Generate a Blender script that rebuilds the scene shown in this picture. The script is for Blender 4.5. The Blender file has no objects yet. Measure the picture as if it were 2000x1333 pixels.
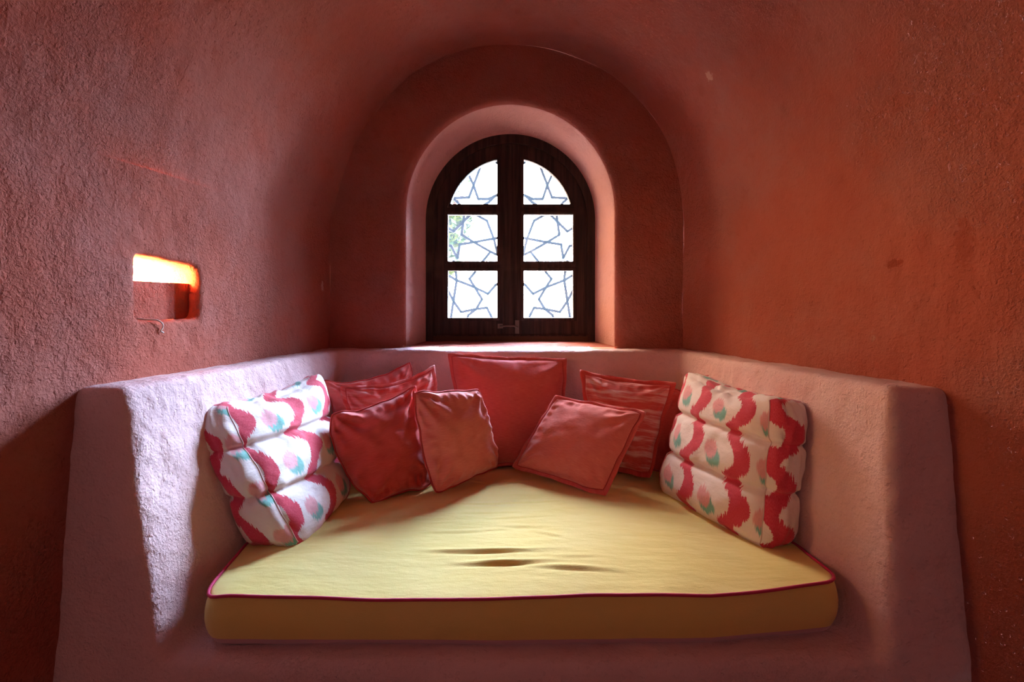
import bpy, bmesh, math, random
import numpy as np
from mathutils import Vector, Matrix, noise
from math import sin, cos, pi, sqrt, exp

sc = bpy.context.scene
COL = sc.collection
F = 1044.0           # focal length in px for a 2000 px wide frame
CAMZ, HOR = 1.36, 600.0

# ------------------------------------------------------------------ camera
cam = bpy.data.cameras.new('camera')
cam.lens = F / 2000 * 36.0
cam.sensor_width = 36.0
cam.shift_y = (HOR - 666.5) / 2000.0
cam.clip_start = 0.02
camo = bpy.data.objects.new('camera', cam)
camo.location = (0, 0, CAMZ)
camo.rotation_euler = (pi / 2, 0, 0)
COL.objects.link(camo)
sc.camera = camo

# ------------------------------------------------------------------ colour management
vs = sc.view_settings
vs.view_transform = 'Standard'
vs.look = 'None'
vs.gamma = 1
vs.use_curve_mapping = False
vs.exposure = 0.30
sc.cycles.max_bounces = 10
sc.cycles.diffuse_bounces = 6
sc.cycles.transparent_max_bounces = 12
sc.cycles.caustics_reflective = False
sc.cycles.caustics_refractive = False
sc.cycles.sample_clamp_indirect = 8.0
sc.cycles.use_denoising = True

# ------------------------------------------------------------------ world: bright hazy sky, cool to the right, warm and dimmer to the left
world = bpy.data.worlds.new('sky')
sc.world = world
world.use_nodes = True
wt = world.node_tree
wt.nodes.clear()
wout = wt.nodes.new('ShaderNodeOutputWorld')
wbg = wt.nodes.new('ShaderNodeBackground')
wtc = wt.nodes.new('ShaderNodeTexCoord')
wdot = wt.nodes.new('ShaderNodeVectorMath'); wdot.operation = 'DOT_PRODUCT'
gl = Vector((0.34, 0.72, 0.62)).normalized()
wdot.inputs[1].default_value = gl
wt.links.new(wtc.outputs['Generated'], wdot.inputs[0])
wr = wt.nodes.new('ShaderNodeValToRGB')
el = wr.color_ramp.elements
el[0].position = 0.30; el[0].color = (0.10, 0.10, 0.09, 1)
el[1].position = 1.0; el[1].color = (0.95, 1.0, 1.1, 1)
e = wr.color_ramp.elements.new(0.62); e.color = (0.24, 0.25, 0.26, 1)
e = wr.color_ramp.elements.new(0.84); e.color = (0.52, 0.55, 0.58, 1)
wt.links.new(wdot.outputs['Value'], wr.inputs['Fac'])
wsep = wt.nodes.new('ShaderNodeSeparateXYZ')
wt.links.new(wtc.outputs['Generated'], wsep.inputs[0])
wmr = wt.nodes.new('ShaderNodeMapRange')
wmr.inputs[1].default_value = -0.55; wmr.inputs[2].default_value = 0.25
wt.links.new(wsep.outputs[0], wmr.inputs[0])
wtint = wt.nodes.new('ShaderNodeMix'); wtint.data_type = 'RGBA'
wtint.inputs['A'].default_value = (1.05, 0.66, 0.36, 1)
wtint.inputs['B'].default_value = (0.80, 1.0, 1.32, 1)
wt.links.new(wmr.outputs[0], wtint.inputs['Factor'])
wmul = wt.nodes.new('ShaderNodeMix'); wmul.data_type = 'RGBA'; wmul.blend_type = 'MULTIPLY'
wmul.inputs['Factor'].default_value = 1.0
wt.links.new(wr.outputs['Color'], wmul.inputs['A']); wt.links.new(wtint.outputs['Result'], wmul.inputs['B'])
wt.links.new(wmul.outputs['Result'], wbg.inputs['Color'])
wbg.inputs['Strength'].default_value = 165.0
wt.links.new(wbg.outputs['Background'], wout.inputs['Surface'])
world.cycles.sampling_method = 'MANUAL'
world.cycles.sample_map_resolution = 512

# hazy sun through the window, from the upper right
sun = bpy.data.lights.new('sun', 'SUN')
sun.energy = 7.5
sun.angle = math.radians(12)
sun.color = (0.70, 0.86, 1.08)
suno = bpy.data.objects.new('sun', sun)
suno.rotation_euler = Vector((0.54, 0.71, 0.44)).to_track_quat('Z', 'Y').to_euler()
suno.location = (3, 7, 5)
COL.objects.link(suno)

# sampling portal in the window opening
por = bpy.data.lights.new('window_portal', 'AREA')
por.shape = 'RECTANGLE'; por.size = 1.1; por.size_y = 1.35
poro = bpy.data.objects.new('window_portal', por)
poro.location = (-0.01, 3.56, 1.80)
poro.rotation_euler = (-pi / 2, 0, 0)
por.cycles.is_portal = True
COL.objects.link(poro)

# added warm fill light behind the viewer, standing in for ambient light
dl = bpy.data.lights.new('room_fill', 'POINT')
dl.energy = 12.0
dl.shadow_soft_size = 0.25
dl.color = (1.0, 0.78, 0.70)
dlo = bpy.data.objects.new('room_fill', dl)
dlo.location = (0.1, -1.3, 2.3)
COL.objects.link(dlo)

# ------------------------------------------------------------------ node helper
class NT:
    def __init__(s, name):
        s.m = bpy.data.materials.new(name)
        s.m.use_nodes = True
        s.t = s.m.node_tree
        s.b = s.t.nodes['Principled BSDF']
        s.b.inputs['Specular IOR Level'].default_value = 0.25
        s.out = s.t.nodes['Material Output']
    def n(s, typ, **kw):
        nd = s.t.nodes.new(typ)
        for k, v in kw.items():
            setattr(nd, k, v)
        return nd
    def lk(s, a, b):
        s.t.links.new(a, b)
    def val(s, x, sock):
        if isinstance(x, (int, float)):
            sock.default_value = x
        elif isinstance(x, (tuple, list)):
            sock.default_value = x if len(x) != 3 or sock.type == 'VECTOR' else (*x, 1)
        else:
            s.lk(x, sock)
    def math(s, op, a, b=0.0, c=0.0, clamp=False):
        nd = s.n('ShaderNodeMath', operation=op)
        nd.use_clamp = clamp
        s.val(a, nd.inputs[0]); s.val(b, nd.inputs[1]); s.val(c, nd.inputs[2])
        return nd.outputs[0]
    def mix(s, f, a, b, mode='MIX'):
        nd = s.n('ShaderNodeMix', data_type='RGBA', blend_type=mode)
        s.val(f, nd.inputs['Factor']); s.val(a, nd.inputs['A']); s.val(b, nd.inputs['B'])
        return nd.outputs['Result']
    def noise(s, vec, scale, detail=2, rough=0.5):
        nd = s.n('ShaderNodeTexNoise')
        if vec is not None: s.lk(vec, nd.inputs['Vector'])
        nd.inputs['Scale'].default_value = scale
        nd.inputs['Detail'].default_value = detail
        nd.inputs['Roughness'].default_value = rough
        return nd.outputs['Fac']
    def mapping(s, vec, scale=(1, 1, 1), rot=(0, 0, 0)):
        nd = s.n('ShaderNodeMapping')
        s.lk(vec, nd.inputs['Vector'])
        nd.inputs['Scale'].default_value = scale
        nd.inputs['Rotation'].default_value = rot
        return nd.outputs['Vector']
    def ss(s, x, lo, hi):
        nd = s.n('ShaderNodeMapRange', interpolation_type='SMOOTHSTEP')
        s.val(x, nd.inputs[0]); s.val(lo, nd.inputs[1]); s.val(hi, nd.inputs[2])
        return nd.outputs[0]
    def bump(s, h, dist, strength=1.0, prev=None):
        nd = s.n('ShaderNodeBump')
        s.lk(h, nd.inputs['Height'])
        nd.inputs['Distance'].default_value = dist
        nd.inputs['Strength'].default_value = strength
        if prev is not None: s.lk(prev, nd.inputs['Normal'])
        return nd.outputs['Normal']
    def pos(s):
        return s.n('ShaderNodeNewGeometry').outputs['Position']
    def uv(s):
        return s.n('ShaderNodeTexCoord').outputs['UV']
    def obj(s):
        return s.n('ShaderNodeTexCoord').outputs['Object']
    def col(s, c): s.val(c, s.b.inputs['Base Color'])
    def nrm(s, c): s.lk(c, s.b.inputs['Normal'])
    def rough(s, r): s.val(r, s.b.inputs['Roughness'])

def plaster(name, ca, cb, grain=1.0, spots=None, marks=()):
    m = NT(name)
    p = m.pos()
    big = m.noise(p, 2.2, 4, 0.6)
    mid = m.noise(p, 11, 5, 0.65)
    c = m.mix(m.ss(big, 0.35, 0.68), ca, cb)
    c = m.mix(m.math('MULTIPLY', m.ss(mid, 0.55, 0.75), 0.35), c, tuple(x * 0.72 for x in ca))
    if spots:
        vn = m.noise(p, 5.3, 6, 0.7)
        c = m.mix(m.math('MULTIPLY', m.ss(vn, 0.70, 0.76), 0.6), c, spots)
    for (mp, mr, stretch, mc, amt) in marks:       # chips and patched spots in the paint
        d = m.n('ShaderNodeVectorMath', operation='SUBTRACT'); m.lk(p, d.inputs[0]); d.inputs[1].default_value = mp
        dd = m.mapping(d.outputs[0], stretch)
        ln = m.n('ShaderNodeVectorMath', operation='LENGTH'); m.lk(dd, ln.inputs[0])
        e_ = m.math('ADD', ln.outputs['Value'], m.math('MULTIPLY', m.math('SUBTRACT', m.noise(p, 45, 4, 0.7), 0.5), mr * 2.6))
        k_ = m.math('MULTIPLY', m.math('SUBTRACT', 1.0, m.ss(e_, mr * 0.8, mr * 1.1)), amt)
        c = m.mix(k_, c, mc)
    m.col(c)
    m.rough(0.95); m.b.inputs['Specular IOR Level'].default_value = 0.08
    g1 = m.noise(p, 130, 3, 0.6)
    g2 = m.noise(p, 48, 4, 0.6)
    g3 = m.noise(p, 9, 4, 0.55)
    msk = m.ss(m.noise(p, 1.7, 2, 0.5), 0.40, 0.62)
    amp = m.math('MULTIPLY_ADD', msk, 0.8, 0.35)
    n = m.bump(g3, 0.020)
    n = m.bump(m.math('MULTIPLY', g2, amp), 0.0085 * grain, 1.0, n)
    n = m.bump(m.math('MULTIPLY', m.ss(g1, 0.42, 0.7), amp), 0.0030 * grain, 1.0, n)
    # scattered pits
    pit = m.ss(m.noise(p, 70, 1, 0.4), 0.30, 0.36)
    n = m.bump(pit, 0.0025 * grain, 1.0, n)
    m.nrm(n)
    return m.m

M = {}
M['wall'] = plaster('salmon_plaster', (0.39, 0.112, 0.078), (0.37, 0.138, 0.110), 0.7, (0.46, 0.25, 0.20),
    ((( -1.085, 3.06, 1.480), 0.012, (1, 1, 0.45), (0.55, 0.36, 0.32), 0.8),
     ((0.943, 2.57, 2.468), 0.022, (1, 1, 0.8), (0.60, 0.36, 0.28), 0.6),
     ((0.90, 2.60, 2.10), 0.010, (1, 1, 0.3), (0.50, 0.30, 0.24), 0.6),
     ((1.266, 1.774, 1.504), 0.020, (1, 0.6, 1.5), (0.26, 0.055, 0.035), 0.8),
     ((1.307, 1.550, 1.545), 0.026, (1, 1.0, 0.4), (0.30, 0.070, 0.045), 0.6)))
M['bench'] = plaster('pale_pink_plaster', (0.74, 0.52, 0.52), (0.70, 0.50, 0.52), 0.42)
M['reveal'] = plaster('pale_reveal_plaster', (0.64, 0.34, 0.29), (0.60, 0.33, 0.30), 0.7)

def simple(name, c, rough=0.6, metal=0.0):
    m = NT(name); m.col(c); m.rough(rough)
    m.b.inputs['Metallic'].default_value = metal
    return m.m

def wood():
    m = NT('dark_wood')
    p = m.obj()
    v = m.mapping(p, (45, 45, 2.2))
    g = m.noise(v, 1.0, 5, 0.6)
    h = m.noise(p, 3.0, 3)
    c = m.mix(m.ss(g, 0.35, 0.7), (0.014, 0.007, 0.005), (0.060, 0.028, 0.018))
    c = m.mix(m.math('MULTIPLY', m.ss(h, 0.62, 0.75), 0.5), c, (0.10, 0.06, 0.035))
    m.col(c); m.rough(m.math('MULTIPLY_ADD', g, 0.3, 0.4))
    m.nrm(m.bump(g, 0.0012))
    return m.m
M['wood'] = wood()
M['metal'] = simple('old_iron', (0.14, 0.11, 0.09), 0.5, 0.6)
M['worn'] = simple('worn_brown_wood', (0.075, 0.040, 0.022), 0.8)
M['grille'] = simple('painted_iron', (0.07, 0.095, 0.12), 0.6)
M['ground'] = plaster('terracotta_ground', (0.56, 0.42, 0.30), (0.50, 0.37, 0.27), 1.0)
M['bark'] = simple('bark', (0.09, 0.06, 0.04), 0.9)
M['cable'] = simple('cable', (0.6, 0.55, 0.5), 0.5)

def leafm():
    m = NT('leaf')
    i = m.n('ShaderNodeTexCoord').outputs['Object']
    f = m.noise(i, 6, 2)
    m.col(m.mix(f, (0.022, 0.060, 0.003), (0.050, 0.090, 0.006)))
    m.rough(0.5)
    return m.m
M['leaf'] = leafm()

def floorm():
    m = NT('terracotta_tiles')
    p = m.pos()
    br = m.n('ShaderNodeTexBrick')
    m.lk(p, br.inputs['Vector'])
    br.inputs['Scale'].default_value = 3.2
    br.inputs['Color1'].default_value = (0.34, 0.12, 0.07, 1)
    br.inputs['Color2'].default_value = (0.28, 0.10, 0.06, 1)
    br.inputs['Mortar'].default_value = (0.22, 0.16, 0.13, 1)
    br.inputs['Brick Width'].default_value = 0.9
    br.inputs['Row Height'].default_value = 0.9
    br.inputs['Mortar Size'].default_value = 0.02
    m.col(br.outputs['Color']); m.rough(0.5)
    return m.m
M['floor'] = floorm()

def glassm():
    m = NT('window_glass')
    t = m.n('ShaderNodeBsdfTransparent'); t.inputs['Color'].default_value = (0.93, 0.96, 0.97, 1)
    g = m.n('ShaderNodeBsdfGlossy'); g.inputs['Roughness'].default_value = 0.02
    lw = m.n('ShaderNodeFresnel'); lw.inputs['IOR'].default_value = 1.45
    mx = m.n('ShaderNodeMixShader')
    m.lk(lw.outputs[0], mx.inputs[0]); m.lk(t.outputs[0], mx.inputs[1]); m.lk(g.outputs[0], mx.inputs[2])
    # bluish translucent veil added to the panes to imitate glare over the view
    d = m.n('ShaderNodeBsdfTranslucent'); d.inputs['Color'].default_value = (0.62, 0.82, 1.0, 1)
    m2 = m.n('ShaderNodeMixShader'); m2.inputs[0].default_value = 0.011
    m.lk(mx.outputs[0], m2.inputs[1]); m.lk(d.outputs[0], m2.inputs[2])
    m.lk(m2.outputs[0], m.out.inputs['Surface'])
    return m.m
M['glass'] = glassm()

def bulbm():
    m = NT('warm_bulb')
    m.b.inputs['Emission Color'].default_value = (1.0, 0.42, 0.13, 1)
    m.b.inputs['Emission Strength'].default_value = 300.0
    m.col((1, 0.8, 0.5))
    return m.m
M['bulb'] = bulbm()

def linen(name, ca, cb, streak=0.0, cs=(0.8, 0.55, 0.52), dens=1.0):
    m = NT(name)
    u = m.uv()
    thr = m.noise(m.mapping(u, (28, 520, 1)), 1.0, 2, 0.6)
    wea = m.noise(m.mapping(u, (700, 60, 1)), 1.0, 1, 0.5)
    blo = m.noise(u, 6, 3)
    c = m.mix(m.ss(thr, 0.30, 0.72), ca, cb)
    c = m.mix(m.math('MULTIPLY', blo, 0.3), c, cb)
    if streak:
        st = m.noise(m.mapping(u, (3.5, 22, 1)), 1.0, 4, 0.62)
        st2 = m.noise(m.mapping(u, (9, 190, 1)), 1.0, 3, 0.7)
        k = m.math('MULTIPLY', m.ss(m.math('MULTIPLY_ADD', st2, 0.30, st), 0.56, 0.80), streak)
        c = m.mix(k, c, cs)
    m.col(c); m.rough(0.95); m.b.inputs['Specular IOR Level'].default_value = 0.06
    m.b.inputs['Sheen Weight'].default_value = 0.45
    m.b.inputs['Sheen Roughness'].default_value = 0.5
    n = m.bump(m.noise(u, 9, 3, 0.55), 0.006)
    n = m.bump(thr, 0.0006, 1.0, n)
    n = m.bump(wea, 0.0003, 1.0, n)
    m.nrm(n)
    return m.m
RA, RB = (0.62, 0.085, 0.080), (0.73, 0.160, 0.140)
M['linen'] = linen('salmon_linen', RA, RB)
M['linen_red'] = linen('red_linen', (0.54, 0.052, 0.045), (0.64, 0.095, 0.078))
M['linen_soft'] = linen('soft_salmon_linen', (0.68, 0.135, 0.112), (0.78, 0.235, 0.195))
M['streak'] = linen('streaked_linen', (0.55, 0.055, 0.055), (0.66, 0.12, 0.10), 0.85)
M['streak2'] = linen('faint_streaked_linen', (0.56, 0.060, 0.055), (0.66, 0.12, 0.10), 0.45)
M['pipe'] = simple('red_piping', (0.50, 0.055, 0.05), 0.8)
M['mpipe'] = simple('magenta_piping', (0.55, 0.045, 0.13), 0.7)

def yellowm():
    m = NT('yellow_cotton')
    o = m.obj()
    w1 = m.noise(m.mapping(o, (90, 900, 900)), 1.0, 2)
    w2 = m.noise(m.mapping(o, (900, 90, 300)), 1.0, 2)
    b = m.noise(o, 3, 3)
    c = m.mix(m.ss(b, 0.35, 0.65), (0.80, 0.655, 0.20), (0.79, 0.66, 0.23))
    m.col(c); m.rough(0.8)
    m.b.inputs['Sheen Weight'].default_value = 0.15
    n = m.bump(w1, 0.0006)
    n = m.bump(w2, 0.0004, 1.0, n)
    n = m.bump(m.noise(m.mapping(o, (3, 9, 3)), 2.0, 3, 0.5), 0.006, 1.0, n)
    m.nrm(n)
    return m.m
M['yellow'] = yellowm()
M['under'] = linen('lavender_lining', (0.55, 0.33, 0.40), (0.60, 0.37, 0.43))

def ikat(name, ph=0.0, flip=1.0, su=1.0, sv=1.0):
    m = NT(name)
    uvn = m.n('ShaderNodeSeparateXYZ')
    u0 = m.uv()
    m.lk(u0, uvn.inputs[0])
    u = m.math('MULTIPLY', uvn.outputs[0], flip)
    v = uvn.outputs[1]
    comb = m.noise(m.mapping(u0, (170, 3, 1)), 1.0, 1, 0.5)
    comb2 = m.noise(m.mapping(u0, (420, 8, 1)), 1.0, 1, 0.5)
    jag = m.math('ADD', m.math('MULTIPLY', m.math('SUBTRACT', comb, 0.5), 0.046 * sv),
                 m.math('MULTIPLY', m.math('SUBTRACT', comb2, 0.5), 0.030 * sv))
    vj = m.math('ADD', v, jag)
    VP, UP = 0.185 * sv, 0.262 * su
    wav = m.math('SINE', m.math('MULTIPLY', m.math('ADD', vj, 0.03 + 0.0925), 2 * pi / VP))
    wav = m.math('ADD', wav, m.math('MULTIPLY', m.math('SINE', m.math('MULTIPLY', m.math('ADD', vj, 0.10), 4 * pi / VP)), 0.15))
    ub = m.math('MULTIPLY_ADD', wav, 0.034 * su, u)
    sidej = m.math('MULTIPLY', m.math('SUBTRACT', m.noise(m.mapping(u0, (40, 260, 1)), 1.0, 1), 0.5), 0.012)
    ub = m.math('ADD', ub, sidej)
    ub = m.math('ADD', ub, m.math('MULTIPLY', m.math('SUBTRACT', m.noise(u0, 5.0, 1), 0.5), 0.09))
    fm = m.math('PINGPONG', m.math('ADD', ub, ph + 10 * UP), UP / 2)        # 0 at band centre
    band = m.math('SUBTRACT', 1.0, m.ss(fm, 0.037 * su, 0.0410 * su))
    # tulip blobs between the bands
    cu = m.math('SUBTRACT', m.math('FLOORED_MODULO', m.math('ADD', u, ph + 10 * UP), UP), UP / 2)
    cv = m.math('SUBTRACT', m.math('FLOORED_MODULO', m.math('ADD', vj, 20.5 * VP + 0.005), VP), VP / 2)
    def ell(du, dv, ru, rv):
        a = m.math('DIVIDE', m.math('SUBTRACT', cu, du * su), ru * su)
        b = m.math('DIVIDE', m.math('SUBTRACT', cv, dv * sv), rv * sv)
        return m.math('SQRT', m.math('ADD', m.math('MULTIPLY', a, a), m.math('MULTIPLY', b, b)))
    teal = m.math('SUBTRACT', 1.0, m.ss(ell(0.012, -0.016, 0.044, 0.040), 0.80, 1.05))
    pink = m.math('SUBTRACT', 1.0, m.ss(ell(-0.006, 0.012, 0.037, 0.038), 0.80, 1.12))
    fib = m.noise(m.mapping(u0, (900, 120, 1)), 1.0, 2)
    white = m.mix(fib, (0.80, 0.70, 0.68), (0.86, 0.80, 0.79))
    crim = m.mix(m.ss(fib, 0.3, 0.75), (0.56, 0.025, 0.060), (0.66, 0.075, 0.13))
    c = m.mix(m.math('MULTIPLY', teal, 0.88), white, m.mix(fib, (0.05, 0.36, 0.31), (0.16, 0.50, 0.45)))
    c = m.mix(m.math('MULTIPLY', pink, 0.9), c, m.mix(fib, (0.72, 0.24, 0.28), (0.80, 0.42, 0.46)))
    c = m.mix(band, c, crim)
    m.col(c); m.rough(0.82)
    m.b.inputs['Sheen Weight'].default_value = 0.2
    n = m.bump(m.noise(m.mapping(u0, (7, 12, 1)), 1.0, 4, 0.55), 0.010)
    n = m.bump(fib, 0.0005, 1.0, n)
    m.nrm(n)
    return m.m
M['ikat_l'] = ikat('ikat_print_left', 0.02)
M['ikat_r'] = ikat('ikat_print_right', 0.07, -1.0)

# ------------------------------------------------------------------ object helpers
def mesh_obj(name, verts, faces, mat, parent=None, smooth=True, uvs=None):
    me = bpy.data.meshes.new(name)
    me.from_pydata([tuple(v) for v in verts], [], faces)
    if uvs is not None:
        l = me.uv_layers.new(name='UVMap')
        for p in me.polygons:
            for li in p.loop_indices:
                l.data[li].uv = uvs[me.loops[li].vertex_index]
    me.materials.append(mat)
    if smooth:
        me.polygons.foreach_set('use_smooth', [True] * len(me.polygons))
    me.update()
    o = bpy.data.objects.new(name, me)
    COL.objects.link(o)
    if parent is not None:
        o.parent = parent
        o.matrix_parent_inverse = Matrix.Translation(-Vector(parent.location)) if parent.type == 'EMPTY' or True else o.matrix_parent_inverse
    return o

def empty(name, loc=(0, 0, 0)):
    o = bpy.data.objects.new(name, None)
    o.location = loc
    o.empty_display_size = 0.05
    COL.objects.link(o)
    return o

def tag(o, label=None, cat=None, group=None, kind=None):
    if label: o['label'] = label
    if cat: o['category'] = cat
    if group: o['group'] = group
    if kind: o['kind'] = kind
    return o

def P(px, py, Y):
    return Vector(((px - 1000) * Y / F, Y, CAMZ - (py - HOR) * Y / F))

def grid_faces(nr, nc, closed=False, off=0, flip=False):
    f = []
    for r in range(nr - 1):
        for c in range(nc if closed else nc - 1):
            c2 = (c + 1) % nc
            q = (off + r * nc + c, off + r * nc + c2, off + (r + 1) * nc + c2, off + (r + 1) * nc + c)
            f.append(q[::-1] if flip else q)
    return f

def tube(pts, r, closed=False, n=8):
    """verts, faces of a tube along pts"""
    pts = [Vector(p) for p in pts]
    N = len(pts)
    V, Fc = [], []
    up = Vector((0, 0, 1))
    prev = None
    for i, p in enumerate(pts):
        if closed:
            t = pts[(i + 1) % N] - pts[i - 1]
        else:
            t = pts[min(i + 1, N - 1)] - pts[max(i - 1, 0)]
        if t.length < 1e-9: t = Vector((1, 0, 0))
        t.normalize()
        a = prev if prev is not None else (up if abs(t.dot(up)) < 0.9 else Vector((1, 0, 0)))
        a = (a - t * a.dot(t))
        if a.length < 1e-6: a = t.orthogonal()
        a.normalize(); prev = a
        b = t.cross(a)
        for k in range(n):
            an = 2 * pi * k / n
            V.append(p + (a * cos(an) + b * sin(an)) * r)
    for i in range(N if closed else N - 1):
        j = (i + 1) % N
        for k in range(n):
            k2 = (k + 1) % n
            Fc.append((i * n + k, i * n + k2, j * n + k2, j * n + k))
    if not closed:
        Fc.append(tuple(range(n))[::-1]); Fc.append(tuple((N - 1) * n + k for k in range(n)))
    return V, Fc

def box_vf(x0, x1, y0, y1, z0, z1, off=0):
    v = [(x0, y0, z0), (x1, y0, z0), (x1, y1, z0), (x0, y1, z0), (x0, y0, z1), (x1, y0, z1), (x1, y1, z1), (x0, y1, z1)]
    f = [(0, 3, 2, 1), (4, 5, 6, 7), (0, 1, 5, 4), (1, 2, 6, 5), (2, 3, 7, 6), (3, 0, 4, 7)]
    return v, [tuple(i + off for i in q) for q in f]

def nz(p, s, seed=0.0):
    return noise.noise(Vector((p[0] * s + seed, p[1] * s + seed * 1.7, p[2] * s - seed)))

def catmull(pts, n):
    """resample a polyline smoothly to n points by arc length"""
    pts = [np.array(p, float) for p in pts]
    out = []
    ext = [2 * pts[0] - pts[1]] + pts + [2 * pts[-1] - pts[-2]]
    for i in range(1, len(ext) - 2):
        p0, p1, p2, p3 = ext[i - 1:i + 3]
        for t in np.linspace(0, 1, 16, endpoint=False):
            out.append(0.5 * ((2 * p1) + (-p0 + p2) * t + (2 * p0 - 5 * p1 + 4 * p2 - p3) * t * t + (-p0 + 3 * p1 - 3 * p2 + p3) * t ** 3))
    out.append(pts[-1])
    out = np.array(out)
    d = np.r_[0, np.cumsum(np.linalg.norm(np.diff(out, axis=0), axis=1))]
    s = np.linspace(0, d[-1], n)
    return np.stack([np.interp(s, d, out[:, k]) for k in range(out.shape[1])], 1)

# ------------------------------------------------------------------ the room shell
YB = 3.15            # back wall of the alcove
XL0, XR0 = -1.071, 1.011
ZS = 1.84            # springing of the vault
def XL(Y): return XL0 - 0.150 * (YB - Y)
def XR(Y): return XR0 + 0.185 * (YB - Y)
def wall_wob(p):     # handmade unevenness
    w = 0.010 * nz(p, 1.6, 3.1) + 0.004 * nz(p, 5.0, 7.7)
    # calm around the lamp niche
    d = max(abs(p[1] - 1.96) - 0.30, abs(p[2] - 1.42) - 0.26, 0) if p[0] < 0 else 1
    return w * min(1.0, d / 0.15)

arch_px = [(649, 433), (656, 392), (668, 350), (684, 308), (704, 268), (729, 228), (760, 189), (797, 153), (840, 123),
           (888, 102), (940, 90), (997, 86), (1052, 91), (1104, 104), (1152, 124), (1200, 153), (1240, 188), (1275, 229),
           (1300, 270), (1317, 312), (1327, 355), (1332, 395), (1334, 433)]
arch = [((x - 1000) * YB / F, CAMZ - (y - HOR) * YB / F) for x, y in arch_px]
arch[0] = (XL0, ZS + 0.02); arch[-1] = (XR0, ZS + 0.02)
arch = [(XL0, ZS)] + arch + [(XR0, ZS)]
NA = 121
archr = catmull(arch, NA)
archr[0] = (XL0, ZS); archr[-1] = (XR0, ZS)

Ys = list(np.linspace(-2.0, 1.4, 18)) + list(np.linspace(1.5, YB, 34))
def side_pt(Y, z, left):
    x = XL(Y) if left else XR(Y)
    s = wall_wob((x, Y, z))
    return Vector((x + (s if left else -s), Y, z))
def vault_pt(Y, x, z):
    zz = ZS + (z - ZS) * (1 + 0.10 * (YB - Y))
    t = (x - XL0) / (XR0 - XL0)
    xx = XL(Y) + (XR(Y) - XL(Y)) * t
    c = Vector((0.0, Y, ZS))
    p = Vector((xx, Y, zz))
    d = (c - p).normalized()
    return p + d * wall_wob(p)

# left wall with the niche hole
def build_left():
    Yl = sorted(set(round(y, 4) for y in Ys if not (1.62 < y < 2.30)) | {1.66, 2.26})
    Zl = [0.0, 0.15, 0.3, 0.45, 0.6, 0.75, 0.9, 1.0, 1.1, 1.18, 1.66, 1.75, ZS]
    V, Fc = [], []
    idx = {}
    for i, y in enumerate(Yl):
        for j, z in enumerate(Zl):
            idx[i, j] = len(V); V.append(side_pt(y, z, True))
    for i in range(len(Yl) - 1):
        for j in range(len(Zl) - 1):
            if Yl[i] == 1.66 and Zl[j] == 1.18: continue
            Fc.append((idx[i, j], idx[i, j + 1], idx[i + 1, j + 1], idx[i + 1, j]))
    # patch: rings from the rectangle to the rounded niche mouth and into the wall
    cy, cz = 1.953, 1.422
    rect = []
    n4 = 24
    y0, y1, z0, z1 = 1.66, 2.26, 1.18, 1.66
    dirs = []
    for k in range(4 * n4):
        a = 2 * pi * k / (4 * n4) + pi / 4
        c, s_ = cos(a), sin(a)
        t = 1 / max(abs(c), abs(s_))
        dirs.append((c * t, s_ * t, c, s_))
    def ring(hy, hz, cyy, czz, pw, depth, jit=0.0, splay=0.0):
        r = []
        for k, (cx_, sx_, c, s_) in enumerate(dirs):
            q = (abs(c) ** pw + abs(s_) ** pw) ** (-1 / pw)
            yy = cyy + hy * c * q; zz = czz + hz * s_ * q
            if jit:
                yy += jit * nz((yy, zz, depth), 30, 2); zz += jit * nz((yy, zz, depth), 34, 9)
            # the mouth tilts: its upper edge is lower on the far side
            if yy > cyy: yy += splay * (yy - cyy) / hy
            zz -= 0.012 * (yy - cyy) / hy if zz > czz else 0
            r.append(Vector((XL(yy) - depth, yy, zz)))
        return r
    rings = [[Vector((XL(cy + (y1 - cy) * a if a > 0 else cy + (cy - y0) * a), cy + ((y1 - cy) * a if a > 0 else (cy - y0) * a),
              cz + ((z1 - cz) * b if b > 0 else (cz - z0) * b))) for a, b, _, _ in dirs]]
    rings.append(ring(0.175, 0.140, cy, cz, 9, -0.0005, 0.002))
    rings.append(ring(0.155, 0.122, cy, cz, 9, 0.0, 0.004))
    rings.append(ring(0.146, 0.113, cy, cz, 9, 0.008, 0.004))
    rings.append(ring(0.142, 0.109, cy, cz, 9, 0.025, 0.003))
    rings.append(ring(0.142, 0.109, cy, cz, 9, 0.10, 0.003, 0.06))
    rings.append(ring(0.142, 0.109, cy, cz, 9, 0.24, 0.003, 0.10))
    base = len(V)
    nc = len(dirs)
    for r in rings: V += r
    Fc += grid_faces(len(rings), nc, True, base)
    V.append(sum(rings[-1], Vector()) / nc)
    last = base + (len(rings) - 1) * nc
    for k in range(nc):
        Fc.append((last + k, last + (k + 1) % nc, len(V) - 1))
    o = mesh_obj('wall_left', V, Fc, M['wall'])
    return tag(o, kind='structure')
build_left()

def build_right():
    Zl = np.linspace(0, ZS, 16)
    V = [side_pt(y, z, False) for y in Ys for z in Zl]
    return tag(mesh_obj('wall_right', V, grid_faces(len(Ys), len(Zl)), M['wall']), kind='structure')
build_right()

V = [vault_pt(y, x, z) for y in Ys for x, z in archr]
tag(mesh_obj('ceiling', V, grid_faces(len(Ys), NA), M['wall']), kind='structure')

# floor
V = [(XL(y) - 0.0 if k == 0 else XR(y), y, 0) for y in (-2.0, YB) for k in (0, 1)]
tag(mesh_obj('floor', V, [(0, 1, 3, 2)], M['floor'], smooth=False), kind='structure')

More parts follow.
